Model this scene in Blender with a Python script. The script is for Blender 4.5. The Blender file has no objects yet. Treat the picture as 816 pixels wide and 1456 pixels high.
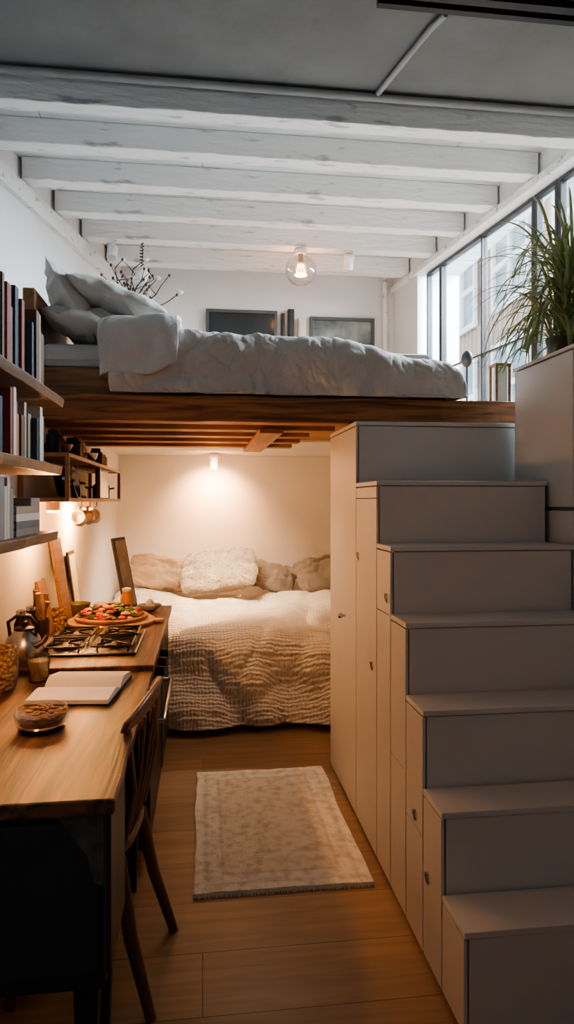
import bpy, bmesh, math, random
from mathutils import Vector, Matrix, noise
random.seed(7)
S = bpy.context.scene
COL = S.collection
# ------------------------------------------------------------------ materials
def _nt(name):
    m = bpy.data.materials.new(name); m.use_nodes = True
    nt = m.node_tree; nt.nodes.clear()
    out = nt.nodes.new('ShaderNodeOutputMaterial')
    bs = nt.nodes.new('ShaderNodeBsdfPrincipled')
    nt.links.new(bs.outputs[0], out.inputs[0])
    return m, nt, bs, out
def coords(nt, stretch=(1,1,1), rot=(0,0,0)):
    tc = nt.nodes.new('ShaderNodeTexCoord'); mp = nt.nodes.new('ShaderNodeMapping')
    mp.inputs['Scale'].default_value = stretch; mp.inputs['Rotation'].default_value = rot
    nt.links.new(tc.outputs['Object'], mp.inputs['Vector']); return mp.outputs[0]
def mixc(nt, fac, c1, c2, p0=.3, p1=.7):
    r = nt.nodes.new('ShaderNodeValToRGB')
    r.color_ramp.elements[0].position = p0; r.color_ramp.elements[1].position = p1
    r.color_ramp.elements[0].color = (*c1, 1); r.color_ramp.elements[1].color = (*c2, 1)
    nt.links.new(fac, r.inputs[0]); return r.outputs[0]
def pm(name, c1, c2=None, rough=.6, metal=0, scale=6, bump=0, bscale=60, stretch=(1,1,1), emis=None, es=0, sheen=0, detail=5, dist=.01, p0=.3, p1=.7):
    m, nt, bs, out = _nt(name)
    if c2 is None: c2 = tuple(c*.85 for c in c1)
    v = coords(nt, stretch)
    n = nt.nodes.new('ShaderNodeTexNoise'); n.inputs['Scale'].default_value = scale; n.inputs['Detail'].default_value = detail
    nt.links.new(v, n.inputs['Vector'])
    nt.links.new(mixc(nt, n.outputs['Fac'], c1, c2, p0, p1), bs.inputs['Base Color'])
    bs.inputs['Roughness'].default_value = rough; bs.inputs['Metallic'].default_value = metal
    if sheen: bs.inputs['Sheen Weight'].default_value = sheen
    if bump:
        n2 = nt.nodes.new('ShaderNodeTexNoise'); n2.inputs['Scale'].default_value = bscale; n2.inputs['Detail'].default_value = 6
        nt.links.new(v, n2.inputs['Vector'])
        b = nt.nodes.new('ShaderNodeBump'); b.inputs['Strength'].default_value = bump; b.inputs['Distance'].default_value = dist
        nt.links.new(n2.outputs['Fac'], b.inputs['Height']); nt.links.new(b.outputs[0], bs.inputs['Normal'])
    if emis:
        bs.inputs['Emission Color'].default_value = (*emis, 1); bs.inputs['Emission Strength'].default_value = es
    return m
def wood(name, c1, c2, axis=0, rough=.45, scale=3.0, bump=.15, p0=.3, p1=.7, st0=9):
    st = [st0]*3; st[axis] = .7
    m, nt, bs, out = _nt(name)
    v = coords(nt, tuple(st))
    n = nt.nodes.new('ShaderNodeTexNoise'); n.inputs['Scale'].default_value = scale; n.inputs['Detail'].default_value = 8
    n.inputs['Distortion'].default_value = 1.2; nt.links.new(v, n.inputs['Vector'])
    nt.links.new(mixc(nt, n.outputs['Fac'], c1, c2, p0, p1), bs.inputs['Base Color'])
    bs.inputs['Roughness'].default_value = rough
    b = nt.nodes.new('ShaderNodeBump'); b.inputs['Strength'].default_value = bump; b.inputs['Distance'].default_value = .004
    nt.links.new(n.outputs['Fac'], b.inputs['Height']); nt.links.new(b.outputs[0], bs.inputs['Normal'])
    return m
def planks(name, c1, c2, mortar, bw, rh, rough=.4, along_y=False, msize=.002, bump=.3):
    m, nt, bs, out = _nt(name)
    tc = nt.nodes.new('ShaderNodeTexCoord'); mp = nt.nodes.new('ShaderNodeMapping')
    if along_y: mp.inputs['Rotation'].default_value = (0, 0, math.pi/2)
    nt.links.new(tc.outputs['Object'], mp.inputs['Vector'])
    br = nt.nodes.new('ShaderNodeTexBrick'); br.inputs['Scale'].default_value = 1
    br.inputs['Brick Width'].default_value = bw; br.inputs['Row Height'].default_value = rh
    br.inputs['Mortar Size'].default_value = msize; br.inputs['Color1'].default_value = (*c1, 1); br.inputs['Color2'].default_value = (*c2, 1)
    br.inputs['Mortar'].default_value = (*mortar, 1); br.offset = .37
    nt.links.new(mp.outputs[0], br.inputs['Vector'])
    mp2 = nt.nodes.new('ShaderNodeMapping'); mp2.inputs['Scale'].default_value = (.8, 9, 4)
    nt.links.new(mp.outputs[0], mp2.inputs['Vector'])
    n = nt.nodes.new('ShaderNodeTexNoise'); n.inputs['Scale'].default_value = 3; n.inputs['Detail'].default_value = 8; n.inputs['Distortion'].default_value = .8
    nt.links.new(mp2.outputs[0], n.inputs['Vector'])
    r = nt.nodes.new('ShaderNodeValToRGB'); r.color_ramp.elements[0].position = .25; r.color_ramp.elements[1].position = .75
    r.color_ramp.elements[0].color = (.70, .68, .66, 1); r.color_ramp.elements[1].color = (1.1, 1.1, 1.1, 1)
    nt.links.new(n.outputs['Fac'], r.inputs[0])
    mx = nt.nodes.new('ShaderNodeMix'); mx.data_type = 'RGBA'; mx.blend_type = 'MULTIPLY'; mx.inputs[0].default_value = 1
    nt.links.new(br.outputs['Color'], mx.inputs[6]); nt.links.new(r.outputs[0], mx.inputs[7])
    nt.links.new(mx.outputs[2], bs.inputs['Base Color']); bs.inputs['Roughness'].default_value = rough
    b = nt.nodes.new('ShaderNodeBump'); b.inputs['Strength'].default_value = bump; b.inputs['Distance'].default_value = .003; b.invert = True
    nt.links.new(br.outputs['Fac'], b.inputs['Height']); nt.links.new(b.outputs[0], bs.inputs['Normal'])
    return m
def thin_glass(name, tint=(1,1,1), refl=.08):
    m = bpy.data.materials.new(name); m.use_nodes = True; nt = m.node_tree; nt.nodes.clear()
    out = nt.nodes.new('ShaderNodeOutputMaterial'); t = nt.nodes.new('ShaderNodeBsdfTransparent'); g = nt.nodes.new('ShaderNodeBsdfGlossy')
    t.inputs[0].default_value = (*tint, 1); g.inputs['Roughness'].default_value = .03
    lw = nt.nodes.new('ShaderNodeLayerWeight'); lw.inputs[0].default_value = .25
    mm = nt.nodes.new('ShaderNodeMath'); mm.operation = 'MULTIPLY_ADD'; mm.inputs[1].default_value = .6; mm.inputs[2].default_value = refl
    nt.links.new(lw.outputs['Facing'], mm.inputs[0])
    mx = nt.nodes.new('ShaderNodeMixShader'); nt.links.new(mm.outputs[0], mx.inputs[0])
    nt.links.new(t.outputs[0], mx.inputs[1]); nt.links.new(g.outputs[0], mx.inputs[2]); nt.links.new(mx.outputs[0], out.inputs[0])
    return m
def knit(name, c1, c2, sc=34, strength=1.0, dist=.02):
    m, nt, bs, out = _nt(name)
    v = coords(nt, (1,1,1.0))
    w = nt.nodes.new('ShaderNodeTexNoise'); w.inputs['Scale'].default_value = sc*.8; w.inputs['Detail'].default_value = 3
    nt.links.new(v, w.inputs['Vector'])
    vo = nt.nodes.new('ShaderNodeTexVoronoi'); vo.inputs['Scale'].default_value = sc; nt.links.new(v, vo.inputs['Vector'])
    ad = nt.nodes.new('ShaderNodeMath'); ad.operation = 'SUBTRACT'; nt.links.new(w.outputs['Fac'], ad.inputs[0]); nt.links.new(vo.outputs['Distance'], ad.inputs[1])
    nt.links.new(mixc(nt, vo.outputs['Distance'], c1, c2, .2, .8), bs.inputs['Base Color'])
    b = nt.nodes.new('ShaderNodeBump'); b.inputs['Strength'].default_value = strength; b.inputs['Distance'].default_value = dist
    nt.links.new(ad.outputs[0], b.inputs['Height']); nt.links.new(b.outputs[0], bs.inputs['Normal'])
    bs.inputs['Roughness'].default_value = .95; bs.inputs['Sheen Weight'].default_value = .3
    return m
def ribknit(name, c1, c2):
    m, nt, bs, out = _nt(name)
    tc = nt.nodes.new('ShaderNodeTexCoord'); sp = nt.nodes.new('ShaderNodeSeparateXYZ'); nt.links.new(tc.outputs['Object'], sp.inputs[0])
    a = nt.nodes.new('ShaderNodeMath'); a.operation = 'ADD'; nt.links.new(sp.outputs[1], a.inputs[0]); nt.links.new(sp.outputs[2], a.inputs[1])
    cb = nt.nodes.new('ShaderNodeCombineXYZ'); nt.links.new(a.outputs[0], cb.inputs[0]); nt.links.new(sp.outputs[0], cb.inputs[1])
    w = nt.nodes.new('ShaderNodeTexWave'); w.wave_type='BANDS'; w.bands_direction='X'; w.inputs['Scale'].default_value = 11
    w.inputs['Distortion'].default_value = 3.4; w.inputs['Detail'].default_value = 2; w.inputs['Detail Scale'].default_value = 2.2
    nt.links.new(cb.outputs[0], w.inputs['Vector'])
    w2 = nt.nodes.new('ShaderNodeTexWave'); w2.wave_type='BANDS'; w2.bands_direction='Y'; w2.inputs['Scale'].default_value = 14
    w2.inputs['Distortion'].default_value = 5; w2.inputs['Detail'].default_value = 1; nt.links.new(cb.outputs[0], w2.inputs['Vector'])
    ml = nt.nodes.new('ShaderNodeMath'); ml.operation='MULTIPLY_ADD'; ml.inputs[1].default_value=.5
    nt.links.new(w2.outputs['Fac'], ml.inputs[0]); nt.links.new(w.outputs['Fac'], ml.inputs[2])
    nt.links.new(mixc(nt, ml.outputs[0], c2, c1, .1, .75), bs.inputs['Base Color'])  # groove shade painted into the colour, following the rib height
    b = nt.nodes.new('ShaderNodeBump'); b.inputs['Strength'].default_value = .65; b.inputs['Distance'].default_value = .011
    nt.links.new(ml.outputs[0], b.inputs['Height']); nt.links.new(b.outputs[0], bs.inputs['Normal'])
    bs.inputs['Roughness'].default_value = .95; bs.inputs['Sheen Weight'].default_value = .2
    return m

WHITE = pm('white_plaster', (.82,.82,.82), (.76,.76,.76), .85, scale=3, bump=.15, bscale=30)
WHITEB = pm('white_painted_beam', (.86,.88,.88), (.50,.51,.51), .6, scale=9, bump=.9, bscale=18, stretch=(.5,2,2), detail=10, p0=.60, p1=.68, dist=.016)
CEILW = planks('white_ceiling_boards', (.82,.84,.85), (.76,.79,.80), (.45,.45,.45), 2.5, .14, .7, msize=.004)
GREYC = pm('grey_ceiling', (.23,.235,.235), (.17,.175,.175), .85, scale=2, bump=.2, bscale=20)
FLOORM = planks('oak_floor', (.41,.265,.16), (.32,.20,.12), (.13,.08,.045), 2.4, .27, .38, msize=.0018, bump=.2)
CAB = pm('cabinet_paint', (.60,.59,.57), (.565,.555,.54), .42, scale=2, bump=.05, bscale=90)
GAP = pm('gap_shade_paint', (.16,.155,.15), None, .8)  # dark paint that puts the shade of cabinet seams into colour
BEAMW = wood('beam_timber', (.46,.19,.065), (.14,.05,.018), 0, .5, 2.2, .6, .35, .65, 14)
BEAMY = wood('joist_timber', (.42,.22,.09), (.26,.12,.05), 1, .5, 2.5, .3)
JOIST = wood('joist_timber_long', (.46,.24,.10), (.27,.13,.055), 0, .5, 2.5, .3)
SHELFW = wood('shelf_wood', (.20,.105,.05), (.09,.045,.022), 1, .5, 2.5, .3)
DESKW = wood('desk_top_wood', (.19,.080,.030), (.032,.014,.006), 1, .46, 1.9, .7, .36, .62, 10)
CHAIRW = wood('chair_wood', (.18,.088,.042), (.09,.042,.021), 2, .35)
BOXW = wood('rack_wood', (.34,.19,.10), (.20,.10,.045), 1, .45)
LIGHTW = wood('light_wood', (.50,.31,.16), (.36,.21,.10), 2, .5)
NAVY = pm('dark_navy_paint', (.020,.034,.040), (.012,.020,.025), .5, scale=5, bump=.15, bscale=40)
LINEN = pm('grey_linen', (.71,.665,.615), (.63,.59,.55), .95, scale=5, bump=.6, bscale=70, sheen=.3, dist=.006)
LINEN2 = pm('light_linen', (.74,.70,.65), (.66,.62,.58), .95, scale=5, bump=.6, bscale=70, sheen=.3, dist=.006)
SHEET = pm('white_sheet', (.7,.69,.67), None, .9, bump=.2)
KNIT = ribknit('cream_rib_knit', (.88,.80,.69), (.76,.67,.56))
FLUFF = pm('beige_boucle', (.70,.61,.50), (.46,.38,.29), 1, scale=60, bump=1, bscale=70, dist=.02, sheen=.3)
BEIGE = pm('tan_cotton', (.42,.32,.22), (.36,.27,.19), .95, bump=.3, bscale=150, sheen=.2)
TAUPE = pm('taupe_cotton', (.28,.245,.21), (.24,.21,.18), .95, bump=.3, bscale=150, sheen=.2)
BLACK = pm('black_metal', (.02,.02,.022), None, .4, .6)
DARKF = pm('dark_frame', (.035,.04,.045), None, .5)
WINF = pm('window_frame_grey', (.045,.05,.055), None, .45)
STEEL = pm('brushed_steel', (.55,.54,.52), (.42,.41,.40), .25, 1, scale=20)
BRASS = pm('aged_metal', (.30,.26,.2), None, .35, .9)
CREAM = pm('cream_ceramic', (.75,.68,.58), None, .35)
BROWNC = pm('brown_ceramic', (.18,.09,.05), (.10,.05,.03), .35)
OLIVE = pm('olive_ceramic', (.20,.18,.08), (.14,.12,.05), .35)
AMBER = pm('amber_ceramic', (.50,.22,.07), (.38,.16,.05), .4)
PAPER = pm('paper', (.80,.76,.68), (.72,.68,.60), .9, scale=10)
WICK = knit('wicker', (.50,.30,.13), (.16,.08,.03), 70, 1.0, .01)
GLASS = thin_glass('window_glass', (.92,.95,.96), .05)
CGLASS = thin_glass('clear_glass', (.93,.93,.92), .08)
LEAF = pm('leaf_green', (.42,.45,.20), (.15,.20,.07), .5, scale=8)
TWIG = pm('dark_twig', (.06,.045,.035), None, .8)
BUD = pm('dark_bud', (.12,.06,.05), None, .8)
BULB = pm('glowing_filament', (1,.6,.3), None, .5, emis=(1,.45,.13), es=18)
WARME = pm('glowing_warm_bulb', (1,.8,.5), None, .5, emis=(1,.62,.3), es=30)
MIRROR = pm('mirror_glass', (.8,.8,.8), None, .05, 1)
BRICK = planks('exterior_brick', (.42,.20,.13), (.52,.28,.19), (.46,.40,.36), .30, .10, .9, msize=.012)
EXTW = pm('exterior_white', (.9,.9,.9), None, .6)
EXTG = pm('exterior_pane', (.16,.20,.23), (.36,.42,.46), .2, scale=.8)
# ------------------------------------------------------------------ builder
class B:
    def __init__(s): s.bm = bmesh.new()
    def box(s, x0,x1,y0,y1,z0,z1, mi=0, M=None):
        vs = []
        for z in (z0,z1):
            for (x,y) in ((x0,y0),(x1,y0),(x1,y1),(x0,y1)):
                p = Vector((x,y,z));  p = M @ p if M else p
                vs.append(s.bm.verts.new(p))
        for f in ((3,2,1,0),(4,5,6,7),(0,1,5,4),(1,2,6,5),(2,3,7,6),(3,0,4,7)):
            fc = s.bm.faces.new([vs[i] for i in f]); fc.material_index = mi
        return s
    def rings(s, rings, mi=0, cap0=True, cap1=True, closed=True):
        R = [[s.bm.verts.new(p) for p in r] for r in rings]
        n = len(R[0])
        for a,b in zip(R[:-1], R[1:]):
            for i in range(n if closed else n-1):
                j = (i+1)%n
                f = s.bm.faces.new((a[i],a[j],b[j],b[i])); f.material_index = mi
        if cap0 and n>2: f = s.bm.faces.new(list(reversed(R[0]))); f.material_index = mi
        if cap1 and n>2: f = s.bm.faces.new(R[-1]); f.material_index = mi
        return s
    def tube(s, pts, rad, seg=10, mi=0, sx=1, sy=1):
        pts = [Vector(p) for p in pts]
        if not hasattr(rad,'__len__'): rad = [rad]*len(pts)
        up = None; rings = []
        for i,p in enumerate(pts):
            t = (pts[min(i+1,len(pts)-1)] - pts[max(i-1,0)]).normalized()
            if up is None:
                up = Vector((0,0,1)) if abs(t.z)<.9 else Vector((1,0,0))
            a = (up - t*up.dot(t)).normalized(); up = a
            b = t.cross(a)
            rings.append([p + a*math.cos(2*math.pi*k/seg)*rad[i]*sx + b*math.sin(2*math.pi*k/seg)*rad[i]*sy for k in range(seg)])
        return s.rings(rings, mi)
    def cyl(s, p0, p1, r0, r1=None, seg=24, mi=0):
        return s.tube([p0,p1],[r0, r0 if r1 is None else r1], seg, mi)
    def lathe(s, c, prof, seg=28, mi=0, M=None, cap0=True, cap1=True):
        rings = []
        for r,z in prof:
            rg = []
            for k in range(seg):
                p = Vector((r*math.cos(2*math.pi*k/seg), r*math.sin(2*math.pi*k/seg), z))
                if M: p = M @ p
                rg.append(p + Vector(c))
            rings.append(rg)
        return s.rings(rings, mi, cap0, cap1)
    def sphere(s, c, r, seg=16, mi=0, sc=(1,1,1)):
        n = seg//2
        rings = []
        for i in range(n+1):
            a = -math.pi/2 + math.pi*i/n
            rr = max(r*math.cos(a), 1e-4); z = r*math.sin(a)
            rings.append([Vector((c[0]+rr*sc[0]*math.cos(2*math.pi*k/seg), c[1]+rr*sc[1]*math.sin(2*math.pi*k/seg), c[2]+z*sc[2])) for k in range(seg)])
        return s.rings(rings, mi)
    def surf(s, grid, mi=0):
        V = [[s.bm.verts.new(p) for p in row] for row in grid]
        for i in range(len(V)-1):
            for j in range(len(V[0])-1):
                f = s.bm.faces.new((V[i][j],V[i][j+1],V[i+1][j+1],V[i+1][j])); f.material_index = mi
        return s
    def obj(s, name, mats, parent=None, smooth=False, bevel=0, label=None, category=None, group=None, kind=None, solid=0, origin=None):
        bm = s.bm
        if not isinstance(mats,(list,tuple)): mats = [mats]
        if not solid: bmesh.ops.recalc_face_normals(bm, faces=bm.faces[:])
        if parent is not None: o0 = Vector(parent['_o']) if '_o' in parent else Vector(parent.location)
        elif origin is not None: o0 = Vector(origin)
        else:
            xs=[v.co.x for v in bm.verts]; ys=[v.co.y for v in bm.verts]; zs=[v.co.z for v in bm.verts]
            o0 = Vector(((min(xs)+max(xs))/2,(min(ys)+max(ys))/2,min(zs)))
        for v in bm.verts: v.co -= o0
        if smooth:
            for f in bm.faces: f.smooth = True
            for e in bm.edges:
                if len(e.link_faces)==2 and e.calc_face_angle(0) > math.radians(45): e.smooth = False
        me = bpy.data.meshes.new(name); bm.to_mesh(me); bm.free()
        for m in mats: me.materials.append(m)
        ob = bpy.data.objects.new(name, me); COL.objects.link(ob)
        if parent is not None:
            ob.parent = parent; ob['_o'] = o0
        else: ob.location = o0
        if bevel:
            md = ob.modifiers.new('bevel','BEVEL'); md.width = bevel; md.segments = 2; md.limit_method = 'ANGLE'
        if solid:
            md = ob.modifiers.new('solid','SOLIDIFY'); md.thickness = solid; md.offset = 0
        for k,vv in (('label',label),('category',category),('group',group),('kind',kind)):
            if vv: ob[k] = vv
        return ob
def thing(name, label, category, loc, group=None):
    e = bpy.data.objects.new(name, None); COL.objects.link(e); e.location = loc; e.empty_display_size = .05
    e['label'] = label; e['category'] = category
    if group: e['group'] = group
    return e
def fb(x,y,z,s=1.0): return noise.fractal(Vector((x*s,y*s,z*s)), 1.0, 2.0, 4)
def ns(x,y,z): return noise.noise(Vector((x,y,z)))
# ------------------------------------------------------------------ shell
B().box(-2.7,2.5,-1.6,6.4,-.1,0).obj('floor', FLOORM, kind='structure', origin=(0,0,0))
B().box(-2.7,-.77,-1.6,3.15,0,2.02).box(-2.7,-.77,3.15,6.3,0,1.875).obj('wall_left_lower', WHITE, kind='structure')
def xl(y): return -.75-.233*(6.3-y)
w = B()
w.rings([[Vector((xl(-1.6),-1.6,z)),Vector((xl(6.3),6.3,z)),Vector((xl(6.3)-.3,6.3,z)),Vector((xl(-1.6)-.3,-1.6,z))] for z in (1.94,3.66)])
w.obj('wall_left', WHITE, kind='structure')
B().box(-2.9,2.5,6.3,6.42,0,3.8).obj('wall_back', WHITE, kind='structure')
B().box(-2.9,2.5,-1.72,-1.6,0,3.8).obj('wall_rear', WHITE, kind='structure')
B().box(1.45,1.55,-1.6,2.43,0,3.66).box(1.55,2.5,2.33,2.43,0,3.66).obj('wall_right', WHITE, kind='structure')
B().box(1.45,1.55,3.6,6.3,0,1.875).obj('wall_right_lower', WHITE, kind='structure')
B().box(-2.9,2.5,-1.72,3.5,3.62,3.8).obj('ceiling_front', GREYC, kind='structure')
B().box(-2.9,2.5,3.5,6.42,3.66,3.8).obj('ceiling', CEILW, kind='structure', origin=(0,0,3.66))
B().box(-.769,1.449,4.75,6.299,1.872,1.888).obj('ceiling_lower', WHITE, kind='structure')
# window wall
WM = Matrix.Translation((2.15,3.85,0)) @ Matrix.Rotation(math.atan(.13),4,'Z')
B().box(0,.15,1.93,2.55,1.94,3.66,M=WM).box(0,.15,-1.5,-.4,1.94,3.66,M=WM).box(.0,.15,-.4,1.93,3.46,3.66,M=WM).box(0,.15,-1.5,2.55,0,1.96,M=WM).obj('wall_window_side', WHITE, kind='structure')
B().box(-.04,.0,-.9,2.45,3.455,3.508,M=WM).obj('trim_1', WHITEB, kind='structure', bevel=.005)
tr = B(); tr.rings([[Vector((xl(2)+.001,2,z)),Vector((xl(6.29)+.001,6.29,z)),Vector((xl(6.29)+.04,6.29,z)),Vector((xl(2)+.04,2,z))] for z in (3.38,3.5)])
tr.obj('trim_2', WHITEB, kind='structure')
wins = [(-.38,.06),(.06,.30),(.30,.95),(.95,1.60),(1.60,1.86)]
for i,(a,b_) in enumerate(wins):
    f = B()
    ta = (.03,.03,.03,.007,.022)[i]; tb = (.03,.03,.007,.022,.022)[i]
    f.box(.05,.10,a+.002,a+ta,1.97,3.455,M=WM).box(.05,.10,b_-tb,b_-.002,1.97,3.455,M=WM).box(.05,.10,a+ta,b_-tb,3.43,3.455,M=WM).box(.05,.10,a+ta,b_-tb,1.97,2.01,M=WM)
    if i in (2,3): f.box(.06,.09,a+ta,b_-tb,2.55,2.562,M=WM)
    f = f.obj('window_%d'%(i+1), WINF, kind='structure', bevel=.003)
    f['_o'] = f.location.copy()
    g=B()
    if i in (2,3): g.box(.07,.078,a+ta,b_-tb,2.01,2.549,M=WM).box(.07,.078,a+ta,b_-tb,2.563,3.43,M=WM)
    else: g.box(.07,.078,a+ta,b_-tb,2.01,3.43,M=WM)
    g.obj('glass', GLASS, parent=f)
# exterior building
bl = thing('building', 'pale brick apartment facade with white lattice windows across the street', 'building', (5.6,10,-2))
B().box(5.5,5.9,1,22,-2,14).obj('facade', BRICK, parent=bl)
for iy in range(8):
    for iz in range(5):
        y0 = 4.0+iy*2.2; z0 = .6+iz*2.2
        f = B(); W=1.35; H=1.5
        f.box(5.44,5.49,y0,y0+W,z0,z0+H,1)
        for k in range(3):
            yy=y0+k*W/2; f.box(5.38,5.44,yy-.045,yy+.045,z0,z0+H)
        for k in range(3):
            zz=z0+k*H/2; f.box(5.385,5.445,y0-.05,y0+W+.05,zz-.05,zz+.05)
        f.obj('window', [EXTW,EXTG], parent=bl)
# ------------------------------------------------------------------ ceiling beams
def cbeam(y, wd, z0, z1, label, name='ceiling_beam', grp='painted ceiling beams'):
    a = xl(y+wd)+.002
    bx = 2.15-.13*(y+wd-3.85)-.004
    g = B(); n=160; rings=[]
    for i in range(n+1):
        x = a+(bx-a)*i/n; j=.005*fb(x,y,0,3.5)+.004*ns(x*17,y,1); k=.005*fb(x,y,5,4.5)+.012*max(0,ns(x*11,y,4)-.15)
        rings.append([Vector((x,y+j,z0+k)),Vector((x,y+wd+k,z0+j)),Vector((x,y+wd,z1)),Vector((x,y,z1))])
    g.rings(rings)
    g.obj(name, WHITEB, label=label, category='beam', group=grp, bevel=.005)
for y in (4.0,4.46,4.92,5.38,5.90):
    cbeam(y,.11,3.512,3.659,'white painted rough timber ceiling beam spanning the loft room')
cbeam(3.505,.10,3.47,3.619,'thick white painted beam at the edge of the grey ceiling','main_ceiling_beam',None)
GP=pm('grey_pipe',(.40,.40,.40))
B().tube([(-1.80,3.465,3.592),(2.05,3.465,3.592)],.020,10).obj('conduit_pipe', GP, smooth=True, label='long grey conduit pipe running along the ceiling beam', category='pipe')
B().tube([(.92,3.444,3.603),(1.03,2.95,3.603),(1.065,2.845,3.603)],.015,10).obj('conduit_pipe', GP, smooth=True, label='thin conduit pipe crossing the grey ceiling panel', category='pipe')
B().box(.75,2.0,2.72,2.76,3.585,3.619).box(.75,2.0,2.80,2.83,3.59,3.619).obj('curtain_track', BLACK, label='black double metal track fixed to the grey ceiling', category='track')
B().tube([(xl(6)+.1,6.26,3.5),(xl(6)+.1,6.26,1.935)],.02,10).obj('wall_pipe', WHITEB, smooth=True, label='white vertical pipe in the corner of the back wall', category='pipe')
B().tube([(1.74,6.26,3.6),(1.74,6.26,1.935)],.025,10).obj('wall_pipe', WHITEB, smooth=True, label='white vertical pipe beside the windows', category='pipe')
# ------------------------------------------------------------------ loft
lf = thing('loft_platform','wooden loft platform on exposed timber joists carrying a bed','platform',(.4,3.2,1.8))
g=B()
g.rings([[Vector((xl(3.16),3.221,z)),Vector((2.20,3.221,z)),Vector((1.81,6.295,z)),Vector((xl(6.295)+.01,6.295,z))] for z in (1.891,1.93)])
g.obj('deck', JOIST, parent=lf)
g=B(); n=80; rr=[]
for i in range(n+1):
    x=-.765+(1.55+.765)*i/n; j=.007*fb(x,0,0,4)
    rr.append([Vector((x,3.10+j,1.815+j*.5)),Vector((x,3.22,1.815)),Vector((x,3.22,1.94)),Vector((x,3.10+j,1.935+j))])
g.rings(rr); g.obj('front_beam', BEAMW, parent=lf, bevel=.006)
for y in (3.40,3.74,4.10,4.48):
    B().box(-.765,.60 if y>3.6 else .68,y,y+.11,1.81,1.889).obj('joist', JOIST, parent=lf, bevel=.004)
B().box(.28,.40,3.3,4.6,1.785,1.809).obj('cross_joist', BEAMY, parent=lf, bevel=.004, label='raised timber running across the joists')
# ------------------------------------------------------------------ stairs
YF=[1.707,1.878,2.045,2.225,2.413,2.612,2.975,3.59]; ZT=[.30,.54,.785,1.03,1.28,1.53,1.812]
XL=.705
hnd = {1:[(2.0,.28)],2:[(2.12,.42)],4:[(2.46,1.08)],5:[(2.93,1.2),(2.68,.77)],6:[(3.2,.89)]}
splits = {2:[.38],3:[.52],4:[1.02],5:[1.46]}
for k in range(7):
    XR = 1.41 if k<6 else 1.50
    c = thing('stair_cabinet', ['low','low','half-height','waist-height','tall','tall','tallest'][k]+' white storage cabinet forming one step of the stair', 'stair cabinet', ((XL+XR)/2,(YF[k]+YF[k+1])/2,0), group='storage stair cabinets')
    y0=YF[k]; y1=YF[k+1]-.002; zt=ZT[k]
    B().box(XL+.002,XR,y0+.004,y1,.0,zt-.021).obj('body', CAB, parent=c, bevel=.002)
    B().box(XL+.005,XR-.004,y0+.007,y1-.003,zt-.0208,zt-.0182).obj('painted_gap_shade', GAP, parent=c)  # solid dark strip painted as the shadow line below the tread
    B().box(XL-.014,XR+.006,y0-.004,y1-.002,zt-.018,zt).obj('tread', CAB, parent=c, bevel=.002)
    zs=[.02]+splits.get(k,[])+[zt-.022]
    B().box(XL-.002,XL+.0018,y0+.010,y1-.001,.01,zt-.023).obj('painted_door_gap', GAP, parent=c)  # dark sheet behind the doors, painted as shade in their seams
    for a,b_ in zip(zs[:-1],zs[1:]):
        d=B().box(XL-.013,XL-.0025,y0+.0045,y1-.002,a+.0015,b_-.0015).obj('door', CAB, parent=c, bevel=.0015)
        for (hy,hz) in hnd.get(k,[]):
            if a<hz<b_:
                if k==6:
                    B().tube([(XL-.013,hy,hz),(XL-.03,hy,hz)],.006,10).sphere((XL-.038,hy,hz),.014,12).obj('knob', STEEL, parent=d, smooth=True)
                else:
                    pts=[(XL-.017-.003*math.sin(t),hy+.012*math.cos(t),hz+.016*math.sin(t)) for t in [i*2*math.pi/16 for i in range(17)]]
                    B().tube(pts,.0025,6).cyl((XL-.013,hy,hz+.015),(XL-.024,hy,hz+.015),.005,seg=8).obj('handle', STEEL, parent=d, smooth=True)
# tall cabinet
tc = thing('tall_cabinet','tall white cabinet standing beside the stair with a plant on top','cabinet',(1.7,2.7,0))
B().box(1.4525,1.98,2.44,2.94,0,2.045).obj('body', CAB, parent=tc, bevel=.002)
B().box(1.432,1.449,2.446,2.935,1.425,2.04).obj('door', CAB, parent=tc, bevel=.002)
B().box(1.432,1.449,2.446,2.935,.01,1.41).obj('door', CAB, parent=tc, bevel=.002)
B().box(1.447,1.4515,2.447,2.934,1.40,1.43).obj('painted_gap_shade', GAP, parent=tc)  # dark strip painted as shade between the two doors
B().box(1.43,1.99,2.435,2.95,2.047,2.062).obj('top', CAB, parent=tc, bevel=.002)
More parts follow.
